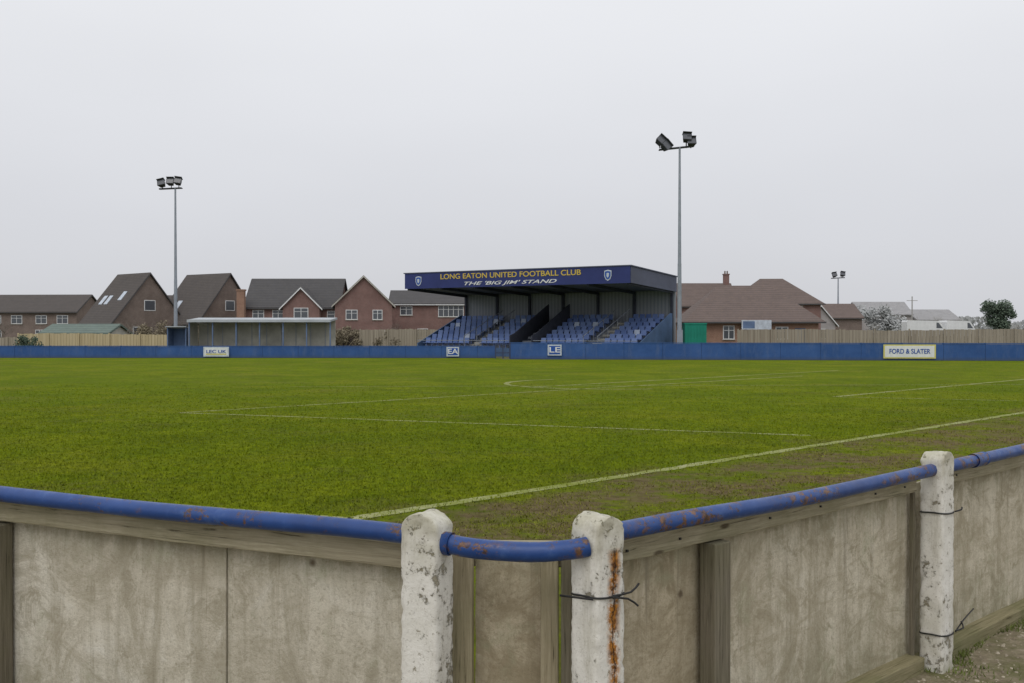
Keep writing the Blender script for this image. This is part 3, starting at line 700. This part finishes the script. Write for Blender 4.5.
e=empty('spectator_shelter',(-24.6,76,0),R(-1))
G().hexa([(0,-.3,2.55),(10.9,-.3,2.55),(10.9,2.4,2.75),(0,2.4,2.75),(0,-.3,2.70),(10.9,-.3,2.70),(10.9,2.4,2.9),(0,2.4,2.9)]).obj('roof',M_shroof,e)
G().box(0,10.9,-.34,-.302,2.52,2.72).obj('roof_fascia',M_shroof,e)
G().box(.1,10.8,2.1,2.2,0,2.7).obj('back_wall',M_cream,e)
g=G()
for i in range(7): g.box(.05+i*1.79,.13+i*1.79,-.1,0,0,2.54)
g.obj('posts',M_bluem,e)
g=G()
for i in range(9): g.box(.8+i*1.15,.85+i*1.15,2.06,2.099,0,2.6)
g.obj('battens',M_steel,e)
G().box(.0,.05,0,2.1,0,2.54).obj('end_wall',M_cream,e)
e2=empty('team_dugout',(-26.4,76.5,0)); G().box(0,.08,0,1.4,0,2.1).box(1.4,1.48,0,1.4,0,2.1).box(0.081,1.399,1.3,1.38,0,2.1).obj('walls',M_bluem,e2); G().hexa([(-.05,-.2,2.15),(1.53,-.2,2.15),(1.53,1.45,2.0),(-.05,1.45,2.0),(-.05,-.2,2.22),(1.53,-.2,2.22),(1.53,1.45,2.07),(-.05,1.45,2.07)]).obj('roof',M_shroof,e2)

def board_fence(name,p0,p1,h,mat,n=None):
    d=Vector(p1)-Vector(p0); L=d.length; e=empty(name,p0,math.atan2(d.y,d.x)); g=G(); x=0
    while x<L:
        hh=h+random.uniform(-.03,.03)+.05*math.sin(x*.4); g.box(x,x+.24,0+random.uniform(0,.02),.05,0.03,hh); x+=.26
    g.obj('boards',mat,e); t=G(); x=0
    while x<L: t.box(x,x+.1,-.1,-.005,0,h+.08); x+=2.6
    t.obj('posts',mat,e)
board_fence('timber_fence',(-41,83,0),(-28.0,82,0),1.62,M_fb)
board_fence('timber_fence',(-60,86,0),(-41.2,83.1,0),1.3,M_fb2)
board_fence('timber_fence',(17.8,79,0),(60,74,0),1.95,M_fb2)
board_fence('timber_fence',(-14,92,0),(-5,91,0),2.0,M_fb2)
g=G(); g.box(-21.5,-13,94,94.25,0,2.0).box(-30,-21.6,98,98.2,0,1.9); g.obj('garden_wall',M_bk2)

def van(name,loc,rz,L=5,c=M_white):
    e=empty(name,loc,rz)
    G().prism([(0,.4),(L,.4),(L,1.2),(L-.5,1.35),(L-1.2,2.3),(.1,2.4),(0,2.2)],'y',0,1.9).obj('body',c,e)
    G().prism([(L-1.55,1.4),(L-.75,1.4),(L-1.3,2.1),(L-1.55,2.1)],'y',-.01,1.91).obj('window',M_glass,e)
    g=G()
    for x in (.9,L-.9): g.tube((x,-.02,.35),(x,.25,.35),.35,.35,14).tube((x,1.65,.35),(x,1.92,.35),.35,.35,14)
    g.obj('wheels',M_lamp,e)
G().prism([(44,120),(80,120),(82,152),(42,152)],'z',0,.9).obj('raised_yard',M_base)
van('parked_van',(49.4,125,.9),0,5.2); van('parked_van',(55.2,127,.9),R(8),4.4)

# ------------------------------------------------------------------ trees
def bare_tree(name,loc,h,mat,seed,spread=.5,depth=5,r0=None,nb=3):
    rnd=random.Random(seed); g=G(); r0=r0 or h*.014
    def br(p,d,l,r,k):
        q=p+d*l; g.tube(p,q,r,r*.65,5 if k>2 else 3)
        if k==0: return
        for _ in range(nb if k>1 else nb+1):
            nd=(d+Vector((rnd.gauss(0,spread),rnd.gauss(0,spread),rnd.gauss(.1,spread*.6)))).normalized()
            br(p+d*l*rnd.uniform(.55,1),nd,l*rnd.uniform(.6,.85),r*.6,k-1)
    br(Vector((0,0,0)),Vector((0,0,1)),h*.28,r0,depth)
    return g.obj(name,mat,None,loc=loc)
def shrub(name,loc,w,h,mat,n=900,seed=0,leaf=.12):
    rnd=random.Random(seed); g=G()
    for i in range(10): g.tube((0,0,0),(rnd.gauss(0,w*.2),rnd.gauss(0,w*.2),h*rnd.uniform(.5,.85)),.06,.01,4)
    cl=[(rnd.uniform(-1,1)*w*.36,rnd.uniform(-1,1)*w*.3,h*rnd.uniform(.3,.8),rnd.uniform(.3,.5)*min(w,h)*.45) for _ in range(18)]
    for i in range(n):
        c=rnd.choice(cl); v=Vector((rnd.gauss(0,1),rnd.gauss(0,1),rnd.gauss(0,1))).normalized()*c[3]*rnd.uniform(.3,1.05)
        p=Vector(c[:3])+v
        if p.z<.02: continue
        a=Vector((rnd.gauss(0,1),rnd.gauss(0,1),rnd.gauss(0,1))).normalized()*leaf; b=a.orthogonal().normalized()*leaf*.6
        g.face(tuple(p-a),tuple(p+b),tuple(p+a),tuple(p-b))
    return g.obj(name,mat,None,loc=loc)
for i,(x,y,h) in enumerate([(-31.5,106,4.6),(-29.0,104,3.4),(-19.5,100,3.2),(-17.2,93,3.6),(-13.5,93,3.2),(-11,93,3.4),(-55,108,4.2),(-48,105,3.6),(-37,96,4.6),(-33.5,96,4.4),(-31,96,4.0),(-44,106,3.8)]):
    bare_tree('bare_shrub',(x,y,0),h,M_bark,i,.6,5)
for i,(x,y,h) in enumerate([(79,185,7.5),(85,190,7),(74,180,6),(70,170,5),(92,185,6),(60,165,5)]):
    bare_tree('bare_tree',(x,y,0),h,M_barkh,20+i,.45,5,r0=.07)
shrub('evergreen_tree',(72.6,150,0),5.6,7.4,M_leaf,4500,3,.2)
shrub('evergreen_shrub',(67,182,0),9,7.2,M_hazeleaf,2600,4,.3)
shrub('evergreen_shrub',(-38.3,79.3,0),1.8,1.6,M_leaf,1200,5,.08)
shrub('evergreen_shrub',(-47,104,0),4,2.6,M_leaf,1500,6,.12)
for i,(x,y,w,h) in enumerate([(-15.5,92.5,5,2.5),(-11,92.8,4,2.2),(-34,95,5,3),(-29,96,4,2.6),(-19.5,93,4,2.4)]): shrub('winter_hedge',(x,y,0),w,h,M_hedge,2200,30+i,.1)
g=G(); rnd=random.Random(9)
for i in range(16000):
    x=rnd.uniform(-190,190); base=3.6+2.4*mnoise.noise(Vector((x*.03,0,0)))+1.6*mnoise.noise(Vector((x*.13,5,0)))
    if x>60: base+=1.5
    z=rnd.random()**.7*base; y=270+rnd.uniform(-4,4); l=rnd.uniform(.3,.7); t=rnd.random()*6
    a=Vector((math.cos(t)*l,0,math.sin(t)*l)); b=Vector((-math.sin(t)*l*.7,rnd.uniform(-.2,.2),math.cos(t)*l*.7)); p=Vector((x,y,z))
    g.face(tuple(p-a),tuple(p-b),tuple(p+a),tuple(p+b))
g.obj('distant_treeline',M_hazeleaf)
e=empty('utility_pole',(58,145,0)); G().tube((0,0,0),(0,0,7),.11,.08,8).tube((-.8,0,6.4),(.8,0,6.4),.04,.04,6).obj('pole',M_barkh,e)

# ------------------------------------------------------------------ light, sky
wd=bpy.data.worlds.new('World'); S.world=wd; wd.use_nodes=True; nt=wd.node_tree; bg=nt.nodes['Background']
EL,AZ=R(52),R(200)
sky=nt.nodes.new('ShaderNodeTexSky'); sky.sky_type='NISHITA'; sky.sun_disc=False; sky.sun_elevation=EL; sky.sun_rotation=AZ; sky.dust_density=4
tc=nt.nodes.new('ShaderNodeTexCoord'); sp=nt.nodes.new('ShaderNodeSeparateXYZ'); nt.links.new(tc.outputs['Generated'],sp.inputs[0])
rp=nt.nodes.new('ShaderNodeValToRGB'); nt.links.new(sp.outputs[2],rp.inputs[0])
es=rp.color_ramp.elements; es[0].position=0; es[0].color=(6.4,6.5,6.85,1); es[1].position=.1; es[1].color=(7.0,7.1,7.5,1)
e3=es.new(.31); e3.color=(8.6,8.7,9.0,1); e4=es.new(1); e4.color=(10.4,10.5,10.7,1)
nz=nt.nodes.new('ShaderNodeTexNoise'); nz.inputs['Scale'].default_value=2.2; nz.inputs['Detail'].default_value=3
mp=nt.nodes.new('ShaderNodeMapping'); mp.inputs['Scale'].default_value=(1,1,3); nt.links.new(tc.outputs['Generated'],mp.inputs[0]); nt.links.new(mp.outputs[0],nz.inputs[0])
cr=nt.nodes.new('ShaderNodeMapRange'); nt.links.new(nz.outputs[0],cr.inputs[0]); cr.inputs[3].default_value=.94; cr.inputs[4].default_value=1.06
mu=nt.nodes.new('ShaderNodeMix'); mu.data_type='RGBA'; mu.blend_type='MULTIPLY'; mu.inputs[0].default_value=1
nt.links.new(rp.outputs[0],mu.inputs[6]); nt.links.new(cr.outputs[0],mu.inputs[7])
mx=nt.nodes.new('ShaderNodeMix'); mx.data_type='RGBA'; mx.inputs[0].default_value=.94
nt.links.new(sky.outputs[0],mx.inputs[6]); nt.links.new(mu.outputs[2],mx.inputs[7]); nt.links.new(mx.outputs[2],bg.inputs[0]); bg.inputs[1].default_value=.1
sl=bpy.data.lights.new('sun','SUN'); sl.energy=.8; sl.angle=R(35); sl.color=(1,.97,.92); so=bpy.data.objects.new('sun',sl); COL.objects.link(so)
dvec=Vector((-math.sin(R(20))*math.cos(EL),-math.cos(R(20))*math.cos(EL),math.sin(EL)))
so.rotation_euler=dvec.to_track_quat('Z','Y').to_euler(); so.location=(0,-20,30)

cam=bpy.data.cameras.new('camera'); co=bpy.data.objects.new('camera',cam); COL.objects.link(co)
co.location=(0,0,1.7); co.rotation_euler=(R(90-.487),0,0); cam.sensor_width=36; cam.lens=36*1000/1024; cam.clip_end=6000; cam.clip_start=.05
S.camera=co
S.view_settings.view_transform='Standard'; S.view_settings.look='None'; S.view_settings.exposure=0
